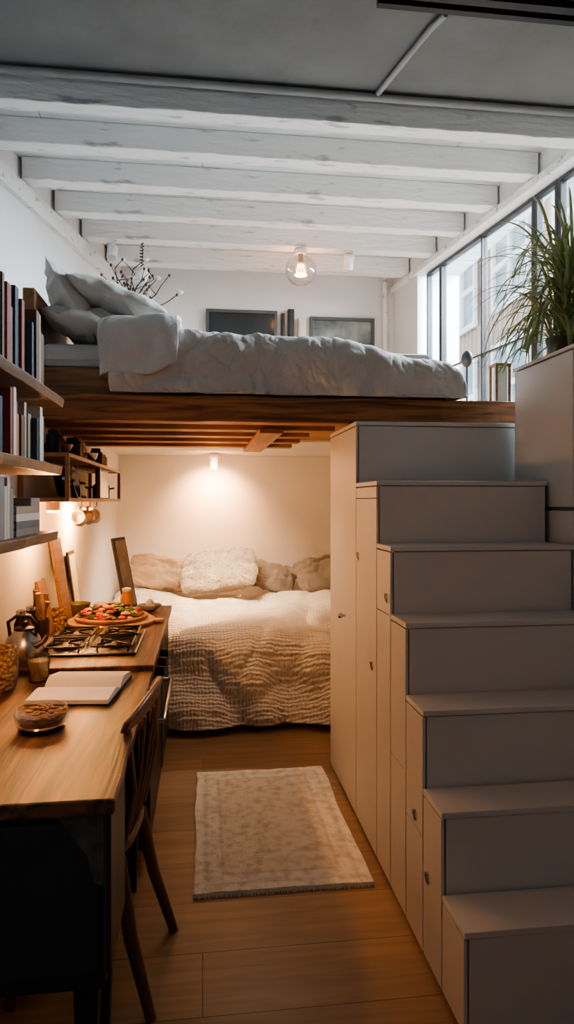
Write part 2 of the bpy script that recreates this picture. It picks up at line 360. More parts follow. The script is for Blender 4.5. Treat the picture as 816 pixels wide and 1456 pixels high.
# ------------------------------------------------------------------ cloth helpers
def arc(s,a,b,r):
    if s<a: o=a-s; sg=-1; e=a
    elif s>b: o=s-b; sg=1; e=b
    else: return s,0,0,0
    if o<r*math.pi/2:
        t=o/r; return e+sg*r*math.sin(t), r*(1-math.cos(t)), sg*math.sin(t), t/(math.pi/2)
    return e+sg*r, r+o-r*math.pi/2, sg, 1
def drape(x0,x1,y0,y1,top,over,r,nx,ny,disp,zmin,zf=None,hem=None,side=None):
    oxm,oxp,oym,oyp=over; G=[]
    for j in range(ny+1):
        row=[]
        t_=(y0-oym)+(y1+oyp-y0+oym)*j/ny
        for i in range(nx+1):
            s_=(x0-oxm)+(x1+oxp-x0+oxm)*i/nx
            t=t_
            if hem and t<y0: t=y0-(y0-t)*hem(s_)
            if side:
                cx=(x0+x1)/2; s_=cx+(s_-cx)*side(t)
            X,dx,kx,qx=arc(s_,x0,x1,r); Y,dy,ky,qy=arc(t,y0,y1,r)
            dz=math.sqrt(dx*dx+dy*dy)
            z=top-dz
            if zf: z+=zf(s_,t)
            nrm=Vector((kx,ky,max(0,1-max(qx,qy))))
            if nrm.length<1e-3: nrm=Vector((0,0,1))
            nrm.normalize()
            d=disp(s_,t,max(qx,qy),dz)
            p=Vector((X,Y,z))+nrm*d
            p.z=max(p.z,zmin+.004*abs(fb(s_*3,t*3,2)))
            row.append(p)
        G.append(row)
    return G
def soft(x,y,z):
    v=ns(x,y,z)*2.0
    return math.exp(-v*v*6)
def cushion(M, w, h, T, name, mat, label, n=40, wr=.012, fluffy=0, cat='pillow', group=None, parent=None, seed=0, rc=.12):
    b=B()
    for sgn in (1,-1):
        G=[]
        for j in range(n+1):
            row=[]
            for i in range(n+1):
                u=math.sin((-1+2*i/n)*math.pi/2); v=math.sin((-1+2*j/n)*math.pi/2)
                th=max(0,(1-abs(u)**2.6))*max(0,(1-abs(v)**2.6))
                th=T/2*th**.5
                px=u*w/2*(1-.03*(1-v*v)-rc*v**4)*(1+.05*fb(v*2+seed,seed,0)); py=v*h/2*(1-.03*(1-u*u)-rc*u**4)*(1+.09*fb(u*1.5+seed,seed,4))
                e_=(th/(T/2))**.5
                wx=ns(u*1.5+seed,v*1.5,3)
                wv=wr*(.9*fb(u*1.4+seed,v*1.4,sgn*3+seed)-.7*soft(u*1.2+wx+seed,v*1.9-wx,sgn*2)-.4*soft(u*3+seed,v*4+wx*2,sgn*7))*e_
                if fluffy: wv+=fluffy*ns(u*14+seed,v*12,sgn*5)*e_
                row.append(M@Vector((px,py,sgn*(th+ (wv if th>1e-5 else 0)))))
            G.append(row)
        b.surf(G)
    bmesh.ops.remove_doubles(b.bm, verts=b.bm.verts[:], dist=.0008)
    o=b.obj(name, mat, smooth=False, label=label, category=cat, group=group, parent=parent)
    for p in o.data.polygons: p.use_smooth=True
    return o
def MR(loc, rx=0, ry=0, rz=0):
    return Matrix.Translation(loc)@Matrix.Rotation(math.radians(rz),4,'Z')@Matrix.Rotation(math.radians(ry),4,'Y')@Matrix.Rotation(math.radians(rx),4,'X')
# ------------------------------------------------------------------ loft bed
lb = thing('loft_bed','wooden bed on the loft with rumpled grey linen duvet','bed',(.25,3.95,1.94))
B().box(-.76,1.2,3.20,4.62,1.942,2.07).obj('bed_frame', wood('bedframe_wood',(.40,.21,.09),(.20,.09,.04),0,st0=14), parent=lb, bevel=.006)
B().box(-.82,-.765,3.19,4.64,1.942,2.43).obj('headboard', BEAMY, parent=lb, bevel=.006)
B().box(-.76,1.16,3.22,4.6,2.07,2.19).obj('mattress', SHEET, parent=lb, bevel=.04)
def crease(s,t,k,sc,sx=1,sy=1):
    wx=ns(s*1.3+k,t*1.3,k)*1.2; wy=ns(s*1.3,t*1.3+k,k+4)*1.2
    return soft(s*sc*sx+wx,t*sc*sy+wy,k)
def d1(s,t,q,dz):
    tt=t-dz*.3
    v=.022*fb(s*1.4,tt*1.4,1)
    v-=.012*(crease(s,tt,1,1.5,1,1.3)-.4)+.007*(crease(s,tt,7,3.4,1.6,.8)-.4)+.006*(crease(s,tt,12,7.5,1.6,.8)-.4)+.004*(crease(s,tt,19,15,1.4,.8)-.4)
    v+=q*(.009*math.sin(s*11+4*ns(s*3,dz*4,2))+.004*math.sin(s*31+5*ns(s*3,dz*5,7)))
    return v
def zf1(s,t):
    a=min(1,max(0,(s-.45)/.85)); a=a*a*(3-2*a)
    return .0-.14*a
G=drape(-.36,1.14,3.21,4.55,2.25,(.05,.26,.42,.2),.11,340,240,d1,1.95,zf1,hem=lambda s:.96+.10*ns(s*2.2,0,3))
o=B().surf(G).obj('duvet', LINEN, parent=lb, solid=.012)
for p in o.data.polygons: p.use_smooth=True
def d2(s,t,q,dz): return .022*fb(s*2.6,t*2.2,11)-.012*(crease(s,t,3,3)-.3)-.006*(crease(s,t,8,8)-.3)+.026+q*.010*math.sin(s*26+3*ns(s*4,dz*4,1))
G=drape(-.38,-.15,3.19,4.3,2.275,(.08,.03,.31,.1),.095,100,180,d2,1.95,lambda s,t:.01+.02*ns(s*6,t*2,1),hem=lambda s:1.06-.5*(s+.46)+.12*ns(s*6,1,3),side=lambda t:1+.14*ns(t*3.2,4,2)+.05*ns(t*11,1,1))
o=B().surf(G).obj('folded_duvet_edge', LINEN2, parent=lb, solid=.022)
for p in o.data.polygons: p.use_smooth=True
cushion(MR((-.645,3.62,2.415),0,60,3),.46,.74,.20,'pillow',LINEN2,'grey linen pillow leaning on the headboard',wr=.026,group='loft bed pillows',seed=3,rc=.05)
cushion(MR((-.53,3.48,2.315),3,14,-6),.44,.54,.18,'pillow',LINEN,'grey linen pillow lying on the mattress',wr=.026,group='loft bed pillows',seed=1,rc=.05)
cushion(MR((-.44,3.58,2.455),3,18,8),.52,.64,.19,'pillow',LINEN2,'grey linen pillow stacked on another pillow',wr=.026,group='loft bed pillows',seed=8,rc=.05)
# ------------------------------------------------------------------ lower bed
bd = thing('bed','wide low bed under the loft with chunky ribbed cream bedspread','bed',(.35,5.2,0))
B().box(-.74,1.42,4.26,6.22,.0,.30).obj('bed_base', LIGHTW, parent=bd, bevel=.01)
B().box(-.74,1.42,4.24,6.24,.30,.55).obj('mattress', SHEET, parent=bd, bevel=.04)
def d3(s,t,q,dz):
    wx=1.8*ns(s*1.6,t*1.6,5)+.5*ns(s*7,t*5,8)
    rib=math.sin(t*110+wx*3+s*2)
    return .055*fb(s*1.6,t*1.6,1)-.040*(crease(s,t,4,1.5)-.4)-.022*(crease(s,t,9,3.2)-.4)+.003*rib+q*.028*math.sin(s*8+3*ns(s*2,dz*3,2))
G=drape(-.62,1.33,4.25,6.0,.625,(.10,.04,.64,.05),.12,220,400,d3,.006)
o=B().surf(G).obj('bedspread', KNIT, parent=bd, solid=.012)
for p in o.data.polygons: p.use_smooth=True
cushion(MR((-.37,6.05,.81),46,10,12),.56,.38,.20,'cushion',BEIGE,'tan brown cotton cushion slumped against the wall',group='nook cushions',seed=2,cat='cushion',wr=.045)
cushion(MR((.14,5.80,.85),36,-7,-8),.68,.50,.26,'cushion',FLUFF,'large nubby beige boucle cushion on the ribbed bedspread',n=80,fluffy=.018,group='nook cushions',seed=5,cat='cushion',wr=.04)
cushion(MR((.62,6.06,.76),38,14,-14),.46,.34,.18,'cushion',TAUPE,'taupe cotton cushion slumped against the wall',group='nook cushions',seed=4,cat='cushion',wr=.045)
cushion(MR((1.10,5.99,.79),42,-8,2),.54,.40,.20,'cushion',TAUPE,'wide taupe cotton cushion with soft creases',group='nook cushions',seed=9,cat='cushion',wr=.045)
# ------------------------------------------------------------------ rug
rg=B(); G=[]
for j in range(81):
    row=[]
    for i in range(51):
        x=-.03+.67*i/50; y=2.46+1.10*j/80
        row.append(Vector((x+.010*fb(x,y*3,1),y+.010*fb(x*3,y,2),.009+.003*fb(x*4,y*4,3))))
    G.append(row)
rg.surf(G)
m,nt,bs,out=_nt('woven_rug')
v=coords(nt)
vo=nt.nodes.new('ShaderNodeTexVoronoi'); vo.inputs['Scale'].default_value=19; vo.distance='MANHATTAN'; vo.inputs['Randomness'].default_value=.8; nt.links.new(v,vo.inputs['Vector'])
nz=nt.nodes.new('ShaderNodeTexNoise'); nz.inputs['Scale'].default_value=26; nz.inputs['Detail'].default_value=8; nt.links.new(v,nz.inputs['Vector'])
ml=nt.nodes.new('ShaderNodeMath'); ml.operation='MULTIPLY_ADD'; ml.inputs[1].default_value=.22; nt.links.new(vo.outputs['Distance'],ml.inputs[0]); nt.links.new(nz.outputs['Fac'],ml.inputs[2])
tcx=nt.nodes.new('ShaderNodeTexCoord'); sp=nt.nodes.new('ShaderNodeSeparateXYZ'); nt.links.new(tcx.outputs['Generated'],sp.inputs[0])
def absdev(o,k):
    a=nt.nodes.new('ShaderNodeMath'); a.operation='SUBTRACT'; a.inputs[1].default_value=.5; nt.links.new(o,a.inputs[0])
    c=nt.nodes.new('ShaderNodeMath'); c.operation='ABSOLUTE'; nt.links.new(a.outputs[0],c.inputs[0])
    d=nt.nodes.new('ShaderNodeMath'); d.operation='MULTIPLY'; d.inputs[1].default_value=k; nt.links.new(c.outputs[0],d.inputs[0]); return d.outputs[0]
ax=absdev(sp.outputs[0],.67); ay=absdev(sp.outputs[1],1.10)
ay2=nt.nodes.new('ShaderNodeMath'); ay2.operation='SUBTRACT'; ay2.inputs[1].default_value=.215; nt.links.new(ay,ay2.inputs[0])
mxm=nt.nodes.new('ShaderNodeMath'); mxm.operation='MAXIMUM'; nt.links.new(ax,mxm.inputs[0]); nt.links.new(ay2.outputs[0],mxm.inputs[1])
cr=nt.nodes.new('ShaderNodeValToRGB'); cr.color_ramp.interpolation='LINEAR'
e=cr.color_ramp.elements; e[0].position=0; e[0].color=(.88,.85,.81,1); e[1].position=.21; e[1].color=(.88,.85,.81,1)
for p_,c_ in ((.222,.74),(.235,.96),(.27,.93),(.285,.82),(.30,1.0)):
    q=e.new(p_); q.color=(c_,c_,c_,1)
nt.links.new(mxm.outputs[0],cr.inputs[0])
base=nt.nodes.new('ShaderNodeValToRGB'); base.color_ramp.elements[0].position=.42; base.color_ramp.elements[1].position=.74
base.color_ramp.elements[0].color=(.64,.57,.48,1); base.color_ramp.elements[1].color=(.88,.83,.75,1)
nt.links.new(ml.outputs[0],base.inputs[0])
mx=nt.nodes.new('ShaderNodeMix'); mx.data_type='RGBA'; mx.blend_type='MULTIPLY'; mx.inputs[0].default_value=1
nt.links.new(base.outputs[0],mx.inputs[6]); nt.links.new(cr.outputs[0],mx.inputs[7]); nt.links.new(mx.outputs[2],bs.inputs['Base Color'])
bs.inputs['Roughness'].default_value=1
bp=nt.nodes.new('ShaderNodeBump'); bp.inputs['Strength'].default_value=.8; bp.inputs['Distance'].default_value=.007; nz2=nt.nodes.new('ShaderNodeTexNoise'); nz2.inputs['Scale'].default_value=90
nt.links.new(v,nz2.inputs['Vector']); nt.links.new(nz2.outputs['Fac'],bp.inputs['Height']); nt.links.new(bp.outputs[0],bs.inputs['Normal'])
ro=rg.obj('rug', m, solid=.014, label='small woven beige runner rug with faded pattern on the floor', category='rug')
ro['_o']=ro.location.copy()
g=B()
for yb,sg in ((2.463,-1),(3.557,1)):
    for i in range(110):
        x=-.028+.666*i/109; g.tube([(x,yb,.010),(x+random.uniform(-.004,.004),yb+sg*random.uniform(.012,.022),.004)],[.0024,.0014],4)
o=g.obj('fringe',pm('rug_fringe',(.80,.73,.62),None,1),parent=ro); o['kind']='stuff'
# ------------------------------------------------------------------ desk + counter
dk=thing('desk','dark painted desk with thick worn wooden top along the wall','desk',(-.48,2.05,0))
g=B(); n=30; rr=[]
for i in range(n+1):
    y=1.49+(2.60-1.49)*i/n; j=.008*fb(0,y*3,1)
    rr.append([Vector((-.765,y,.765)),Vector((-.19+j,y,.765)),Vector((-.187+j,y,.80)),Vector((-.765,y,.80))])
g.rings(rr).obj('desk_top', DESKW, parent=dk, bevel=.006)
B().box(-.76,-.215,1.53,1.84,.36,.764).obj('cupboard', NAVY, parent=dk, bevel=.004)
B().box(-.60,-.23,1.517,1.529,.40,.74).obj('cupboard_door', NAVY, parent=dk, bevel=.004)
B().box(-.214,-.205,1.55,1.82,.38,.75).obj('side_panel', wood('side_panel_wood',(.10,.06,.035),(.05,.032,.02),2), parent=dk, bevel=.002)
B().box(-.76,-.24,1.841,2.58,.70,.764).obj('apron', NAVY, parent=dk)
for (x,y) in ((-.26,1.57),(-.26,1.80),(-.72,1.57),(-.26,2.54),(-.72,2.54)):
    top=.36 if y<1.9 else .70
    B().rings([[Vector((x+a*q,y+b_*q,z)) for a,b_ in ((-1,-1),(1,-1),(1,1),(-1,1))] for z,q in ((0,.016),(top,.028))]).obj('leg', NAVY, parent=dk, bevel=.002)
g=B(); g.rings([[Vector(p) for p in ((-.32,y,.762),(-.218,y,.762),(-.218,y,.60),(-.238,y,.61),(-.252,y,.67))] for y in (1.512,1.5165)])
g.obj('corner_bracket', pm('worn_bracket',(.12,.115,.10),(.04,.04,.04),.6,scale=20), parent=dk)
CE=4.09
ct=thing('kitchen_counter','wooden kitchen worktop with dark base units along the wall','counter',(-.48,3.4,0))
g=B(); rr=[]
for i in range(n+1):
    y=2.605+(CE-2.605)*i/n; j=.005*fb(0,y*3,4)
    rr.append([Vector((-.765,y,.78)),Vector((-.187+j,y,.78)),Vector((-.185+j,y,.82)),Vector((-.765,y,.82))])
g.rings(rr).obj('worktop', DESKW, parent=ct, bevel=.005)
B().box(-.76,-.22,3.42,CE-.02,.08,.779).obj('base_unit', NAVY, parent=ct)
B().box(-.76,-.27,2.62,CE-.02,0,.079).obj('plinth', NAVY, parent=ct)
B().box(-.219,-.203,3.43,3.74,.10,.76).obj('door', NAVY, parent=ct, bevel=.002)
B().box(-.219,-.203,3.75,CE-.03,.10,.76).obj('door', NAVY, parent=ct, bevel=.002)
ov=thing('oven','built-in dark oven with steel handle and knobs under the worktop','oven',(-.48,3.0,.08))
B().box(-.74,-.235,2.66,3.40,.085,.775).obj('body', NAVY, parent=ov)
B().box(-.234,-.205,2.68,3.39,.10,.62).obj('door', BLACK, parent=ov, bevel=.004)
B().box(-.234,-.205,2.68,3.39,.64,.77).obj('control_panel', STEEL, parent=ov, bevel=.003)
B().tube([(-.205,2.72,.57),(-.155,2.72,.57),(-.155,3.34,.57),(-.205,3.34,.57)],.010,10).obj('handle', STEEL, parent=ov, smooth=True)
for y in (2.78,2.95,3.12,3.29):
    B().cyl((-.204,y,.71),(-.165,y,.71),.024,.020).obj('knob', BLACK, parent=ov, smooth=True)
ck=thing('gas_cooktop','black gas cooktop with cast iron grates set in the worktop','cooktop',(-.475,3.05,.82))
B().box(-.66,-.27,2.78,3.28,.8205,.832).obj('plate', pm('dark_steel',(.06,.06,.06),None,.25,.8), parent=ck, bevel=.004)
for (x,y,r) in ((-.57,2.91,.045),(-.37,2.91,.035),(-.57,3.15,.035),(-.37,3.15,.05)):
    B().lathe((x,y,.8325),[(r*1.2,0),(r*1.2,.006),(r,.008),(r,.012),(r*.8,.014)],24).obj('burner', BLACK, parent=ck, smooth=True)
    g=B()
    for a in range(4):
        an=a*math.pi/2+.785
        ca,sa=math.cos(an),math.sin(an)
        g.tube([(x+ca*.02,y+sa*.02,.853),(x+ca*.085,y+sa*.085,.853),(x+ca*.09,y+sa*.09,.833)],.005,6)
    for (dx,dy) in ((-1,0),(1,0),(0,1),(0,-1)):
        px,py=-dy,dx
        g.tube([(x+dx*.078+px*.085,y+dy*.1+py*.1,.853),(x+dx*.078-px*.085,y+dy*.1-py*.1,.853)],.0045,6)
    g.obj('grate', BLACK, parent=ck)
# ------------------------------------------------------------------ chair
ch=thing('dining_chair','brown wooden chair with curved slatted back tucked under the desk','chair',(-.28,2.12,0))
g=B(); rr=[]
for z in (.435,.465):
    rr.append([Vector((-.30+.17*math.copysign(abs(math.cos(t))**.6,math.cos(t)),2.11+.20*math.copysign(abs(math.sin(t))**.6,math.sin(t)),z)) for t in [i*2*math.pi/36 for i in range(36)]])
g.rings(rr).obj('seat', CHAIRW, parent=ch, bevel=.008)
for (xs,ys,xf,yf) in ((-.16,1.96,-.06,1.92),(-.16,2.26,-.055,2.31),(-.44,1.99,-.47,1.97),(-.44,2.25,-.48,2.29)):
    B().tube([(xs,ys,.436),((xs+xf)/2-.012,(ys+yf)/2,.22),(xf,yf,0)],[.022,.020,.015],12).obj('leg', CHAIRW, parent=ch, smooth=True)
g=B()
def railx(y):
    q=(y-2.11)/.23; return -.085-.05*abs(q)**2.2
rr=[]
for i in range(31):
    y=1.89+.44*i/30; x=railx(y); e_=abs(i-15)/15; h=.034*(1-.45*e_**3); zc=.825+.050*math.cos((y-2.11)*6.4)-.004
    rr.append([Vector((x-.012,y,zc-h)),Vector((x+.006,y,zc-h)),Vector((x+.017,y,zc+h*.5)),Vector((x+.013,y,zc+h*.75)),Vector((x+.001,y,zc+h*.7))])
g.rings(rr)
g.obj('top_rail', CHAIRW, parent=ch, bevel=.005)
for y,rd in ((1.91,.012),(2.01,.008),(2.11,.008),(2.21,.008),(2.31,.012)):
    ys=2.11+(y-2.11)*.75
    B().tube([(-.15,ys,.46),(-.112,(y+ys)/2,.64),(railx(y)-.004,y,.82)],[rd,rd*.85,rd],8,sx=1,sy=1.3).obj('back_slat', CHAIRW, parent=ch, smooth=True)
ch.rotation_euler=(0,0,math.radians(-6)); ch.location=(-.34,2.12,0)
# ------------------------------------------------------------------ shelves + books
cols=[(.03,.05,.08),(.02,.02,.025),(.05,.10,.13),(.50,.43,.34),(.10,.12,.14),(.30,.06,.035),(.14,.07,.045),(.34,.27,.19),(.04,.07,.10),(.42,.18,.07),(.20,.19,.18),(.62,.57,.5)]
BM=[pm('book_cloth_%d'%i,c,None,.6,scale=12) for i,c in enumerate(cols)]
def shelf(z,y1):
    g=B(); rr=[]
    for i in range(21):
        y=1.1+(y1-1.1)*i/20; j=.008*fb(z,y*4,1)
        rr.append([Vector((-.768,y,z-.032)),Vector((-.505+j,y,z-.032)),Vector((-.50+j,y,z)),Vector((-.768,y,z))])
    g.rings(rr).obj('wall_shelf', SHELFW, bevel=.004, label='dark rustic wooden shelf board fixed to the white wall', category='shelf', group='wall shelves')
shelf(1.82,2.52); shelf(1.575,2.50); shelf(1.345,2.44)
def book(y,t,z,h,dep,mi,grp,lab,xf=-.525):
    M=Matrix.Translation((0,y,z))
    c=B().box(xf-dep,xf,0,.003,0,h,M=M).box(xf-dep,xf,t-.003,t,0,h,M=M).box(xf-.003,xf,.003,t-.003,0,h,M=M).obj('book',BM[mi],label=lab,category='book',group=grp)
    c['_o']=c.location.copy()
    B().box(xf-dep+.004,xf-.0035,.0035,t-.0035,.003,h-.004,M=M).obj('pages',PAPER,parent=c)
def cname(i): return ['navy','black','teal','cream','charcoal','red','brown','tan','dark blue','orange-brown','grey','ivory'][i]
for (z,ya,yb,hm,grp,pool) in ((1.8205,1.62,2.30,.26,'books on the top shelf',[0,5,2,7,8,1,0,6,3,5,2,10]),(1.5755,1.62,2.38,.20,'books on the middle shelf',[1,11,3,9,5,6,3,7,0,11,5])):
    y=ya; kk=0
    while y<yb:
        t=random.uniform(.016,.045); h=hm*random.uniform(.62,.98); mi=pool[kk%len(pool)]; kk+=1
        book(y,t,z,h,random.uniform(.15,.2),mi,grp,cname(mi)+' cloth-bound book standing upright on the wall shelf',xf=random.uniform(-.55,-.515))
        y+=t+.002
y=1.62
while y<1.95:
    t=random.uniform(.02,.04); mi=random.choice([3,11,7,10]); book(y,t,1.3455,.17*random.uniform(.8,1),.18,mi,'books on the bottom shelf',cname(mi)+' book standing upright on the wall shelf'); y+=t+.002
B().box(-.74,-.56,2.355,2.47,1.8205,2.04).obj('storage_box', wood('storage_box_wood',(.20,.11,.07),(.12,.07,.04),2), bevel=.004, label='brown wooden storage box standing on the shelf', category='box')
for i,(w_,c_) in enumerate(((.2,10),(.19,4),(.2,11),(.17,7))):
    z=1.3455+i*.022
    c=B().box(-.535-w_,-.53,2.0,2.27,z,z+.003).box(-.535-w_,-.53,2.0,2.27,z+.018,z+.0215).box(-.533,-.53,2.0,2.27,z+.003,z+.018).obj('book',BM[c_],label=cname(c_)+' book lying flat in a stack on the shelf',category='book',group='stacked books on the bottom shelf')
    c['_o']=c.location.copy()
    B().box(-.53-w_,-.534,2.004,2.266,z+.0032,z+.0178).obj('pages',PAPER,parent=c)
B().box(-.74,-.56,2.29,2.41,1.3455,1.46).obj('storage_box', pm('grey_card',(.30,.28,.26)), bevel=.003, label='grey cardboard box on the lowest wall shelf', category='box')
# ------------------------------------------------------------------ wall rack with pans
rk=thing('wall_rack','open wooden framed wall rack holding pans above the worktop','rack',(-.67,3.7,1.44))
g=B(); X0,X1,Y0,Y1,Z0,Z1=-.768,-.56,2.92,4.70,1.445,1.655; t=.018
for y in (Y0,3.78,Y1-t):
    for x in (X0,X1-t): g.box(x,x+t,y,y+t,Z0,Z1)
    g.box(X0+t,X1-t,y,y+t,Z1-t,Z1).box(X0+t,X1-t,y,y+t,Z0,Z0+t)
for x in (X0,X1-t):
    for z in (Z0,Z1-t): g.box(x,x+t,Y0+t,3.78,z,z+t).box(x,x+t,3.78+t,Y1-t,z,z+t)
g.obj('frame', BOXW, parent=rk, bevel=.002)
B().box(X0+t,X1-t,Y0+t,3.779,Z1-.012,Z1-.003).box(X0+t,X1-t,3.78+t+.001,Y1-t,Z1-.012,Z1-.003).obj('top_board', BOXW, parent=rk)
B().box(X0+t,X1-t,Y0+t,3.779,Z0+.003,Z0+.010).box(X0+t,X1-t,3.78+t+.001,Y1-t,Z0+.003,Z0+.010).obj('bottom_board', BOXW, parent=rk)
def pan(y,r,lab,mat,x=-.65,z0=1.4555):
    p=thing('frying_pan',lab,'pan',(x,y,z0))
    M=Matrix.Rotation(math.radians(78),4,'Y')
    B().lathe((x,y,z0+r),[(r*.8,-.02),(r,.02),(r*.96,.02),(r*.78,-.015)],32,M=M).obj('pan_body',mat,parent=p,smooth=True)
    B().tube([(x+.01,y-r*.9,z0+r*1.02),(x+.03,y-.03-r,z0+r*1.1),(x+.04,y-.09-r,z0+r*1.2)],[.006,.008,.007],8).obj('handle',STEEL,parent=p,smooth=True)
pan(3.22,.078,'black frying pan standing in the wooden wall rack',BLACK); pan(3.46,.085,'large steel frying pan standing in the wooden wall rack',STEEL)
def pot(y,r,h,mat,lab,x=-.66,z0=1.4555):
    p=thing('saucepan',lab,'pot',(x,y,z0))
    B().lathe((x,y,z0),[(r*.92,0),(r,.01),(r,h),(r*.96,h),(r*.95,.012),(.001,.01)],28).obj('pot_body',mat,parent=p,smooth=True)
    B().lathe((x,y,z0+h+.0005),[(r*1.01,0),(r*.8,.012),(.012,.018),(.010,.03),(.001,.032)],28).obj('lid',mat,parent=p,smooth=True)
    B().tube([(x+r*.98,y,z0+h*.8),(x+r+.03,y-.01,z0+h*.85)],[.005,.006],8).obj('handle',BLACK,parent=p,smooth=True)
pot(3.68,.045,.08,STEEL,'small steel saucepan in the wooden wall rack')
pot(4.50,.055,.09,BLACK,'black saucepan in the wooden wall rack')
mr=thing('mirror','small mirror with thin frame standing in the wall rack','mirror',(-.60,4.1,1.455))
B().box(-.605,-.59,3.90,4.32,1.4555,1.635).obj('mirror_frame',DARKF,parent=mr,bevel=.002)
B().box(-.5895,-.5875,3.912,4.308,1.468,1.623).obj('mirror_glass',MIRROR,parent=mr)
for (y,mt,nm) in ((3.28,CREAM,'cream'),(3.52,BROWNC,'brown'),(3.74,CREAM,'cream')):
    mg=thing('mug','small %s mug hanging from a hook under the wall rack'%nm,'mug',(-.60,y,1.35),group='mugs hanging under the rack')
    B().tube([(-.572,y,1.4447),(-.572,y,1.425),(-.580,y,1.415),(-.590,y,1.42)],.003,6).obj('hook',BLACK,parent=mg,smooth=True)
    M=Matrix.Rotation(math.radians(75),4,'X')
    B().lathe((-.585,y+.01,1.365),[(.028,-.035),(.032,-.03),(.033,.035),(.030,.035),(.028,-.028),(.001,-.028)],22,M=M).obj('mug_body',mt,parent=mg,smooth=True)
    B().tube([(-.585,y-.008,1.397),(-.585,y-.005,1.417),(-.585,y+.015,1.420),(-.585,y+.028,1.400)],.005,8).obj('handle',mt,parent=mg,smooth=True)
def jar(x,y,z,r,h,mat,name,lab,cat,lid=None):
    o=B().lathe((x,y,z),[(r*.9,0),(r,.01),(r,h*.75),(r*.7,h*.86),(r*.7,h),(r*.6,h)],24).obj(name,mat,smooth=True,label=lab,category=cat)
    o['_o']=o.location.copy()
    if lid: B().lathe((x,y,z+h*.98),[(r*.75,0),(r*.75,.015),(r*.2,.02)],20).obj('lid',lid,parent=o,smooth=True)
    return o
def bowl(x,y,z,r,h,mat,lab,name='bowl',cat='bowl'):
    return B().lathe((x,y,z),[(r*.45,0),(r*.5,.004),(r*.85,h*.5),(r,h),(r*.95,h),(r*.8,h*.52),(r*.4,.01),(.001,.01)],30).obj(name,mat,smooth=True,label=lab,category=cat)
zr=1.6555
bowl(-.66,3.14,zr,.075,.05,BROWNC,'dark brown bowl on top of the wall rack')
jar(-.62,3.32,zr,.04,.095,BLACK,'jar','small black jar on top of the wall rack','jar')
jar(-.70,3.40,zr,.03,.12,STEEL,'jar','small steel shaker on top of the wall rack','shaker')
jar(-.64,3.52,zr,.035,.10,BROWNC,'jar','brown ceramic jar on top of the wall rack','jar',LIGHTW)
jar(-.64,3.66,zr,.03,.09,CGLASS,'jar','clear glass jar on top of the wall rack','jar',STEEL)
bowl(-.65,3.85,zr,.07,.06,STEEL,'steel bowl on top of the wall rack')
jar(-.64,2.99,zr,.03,.10,BLACK,'jar','small dark jar on top of the wall rack','jar')
jar(-.64,4.15,zr,.04,.11,BLACK,'jar','wide black jar on top of the wall rack','jar')
jar(-.64,4.40,zr,.035,.09,CREAM,'jar','cream jar on top of the wall rack','jar')
for y in (3.08,3.98):
    l=thing('rack_lamp','small round glowing lamp fixed under the wall rack','lamp',(-.66,y,1.40),group='lamps under the rack')
    B().lathe((-.66,y,1.405),[(.026,0),(.030,.002),(.030,.0415),(.02,.042)],24).obj('lamp_housing',CREAM,parent=l,smooth=True)
    B().lathe((-.66,y,1.3985),[(.020,0),(.026,.002),(.026,.006)],20).obj('lens',WARME,parent=l,smooth=True)
# ------------------------------------------------------------------ items on counter/desk
WZ=.8205
kt=thing('kettle','brushed steel kettle with black handle on the worktop','kettle',(-.685,2.70,.82))
B().lathe((-.685,2.70,WZ),[(.068,0),(.072,.01),(.070,.06),(.058,.10),(.040,.125),(.036,.13)],32).obj('kettle_body',STEEL,parent=kt,smooth=True)
B().lathe((-.685,2.70,.95),[(.038,0),(.036,.008),(.012,.014),(.012,.03),(.006,.034)],20).obj('lid',BLACK,parent=kt,smooth=True)
B().tube([(-.64,2.67,.89),(-.60,2.64,.915),(-.585,2.63,.94)],[.014,.010,.008],10).obj('spout',STEEL,parent=kt,smooth=True)
B().tube([(-.745,2.725,.92),(-.755,2.73,.975),(-.72,2.715,1.0),(-.66,2.69,1.0),(-.635,2.68,.97),(-.64,2.68,.93)],.007,8).obj('handle',BLACK,parent=kt,smooth=True)
B().lathe((-.70,2.42,.8005),[(.052,0),(.062,.03),(.064,.09),(.058,.14),(.052,.14),(.056,.09),(.055,.03),(.045,.008),(.001,.008)],32).obj('wicker_basket',WICK,smooth=True,label='small round woven wicker basket on the desk',category='basket')
cg=thing('candle_glass','frosted glass tumbler with cream candle on the desk','candle',(-.585,2.50,.80))
B().lathe((-.585,2.50,.8005),[(.032,0),(.042,.095),(.039,.095),(.030,.004),(.001,.004)],28).obj('glass',thin_glass('frost_glass',(.8,.76,.7),.12),parent=cg,smooth=True)
B().lathe((-.585,2.50,.806),[(.028,0),(.036,.07),(.001,.071)],24).obj('wax',CREAM,parent=cg,smooth=True)
nb=thing('notebook','open notebook with blank cream pages lying on the desk','notebook',(-.42,2.37,.80))
MB=Matrix.Translation((-.41,2.36,.8005))@Matrix.Rotation(math.radians(-6),4,'Z')
B().box(-.135,.135,-.175,.175,0,.004,M=MB).obj('cover',BLACK,parent=nb)
for sg in (-1,1):
    g=B(); rr=[]
    for i in range(21):
        q=i/20; y=sg*(.004+.166*q); z=.008+(.036 if sg>0 else .024)*math.sin(min(1,q*2.2)*math.pi/2)*(1-.62*q)
        rr.append([MB@Vector((-.13,y,.0042)),MB@Vector((.13,y,.0042)),MB@Vector((.13,y,z)),MB@Vector((-.13,y,z))])
    g.rings(rr).obj('pages',PAPER,parent=nb,smooth=True)
gd=thing('glass_dish','round glass dish filled with granola on a coaster','dish',(-.455,1.98,.80))
B().lathe((-.455,1.98,.8005),[(.062,0),(.065,.006),(.001,.0065)],32).obj('coaster',BLACK,parent=gd,smooth=True)
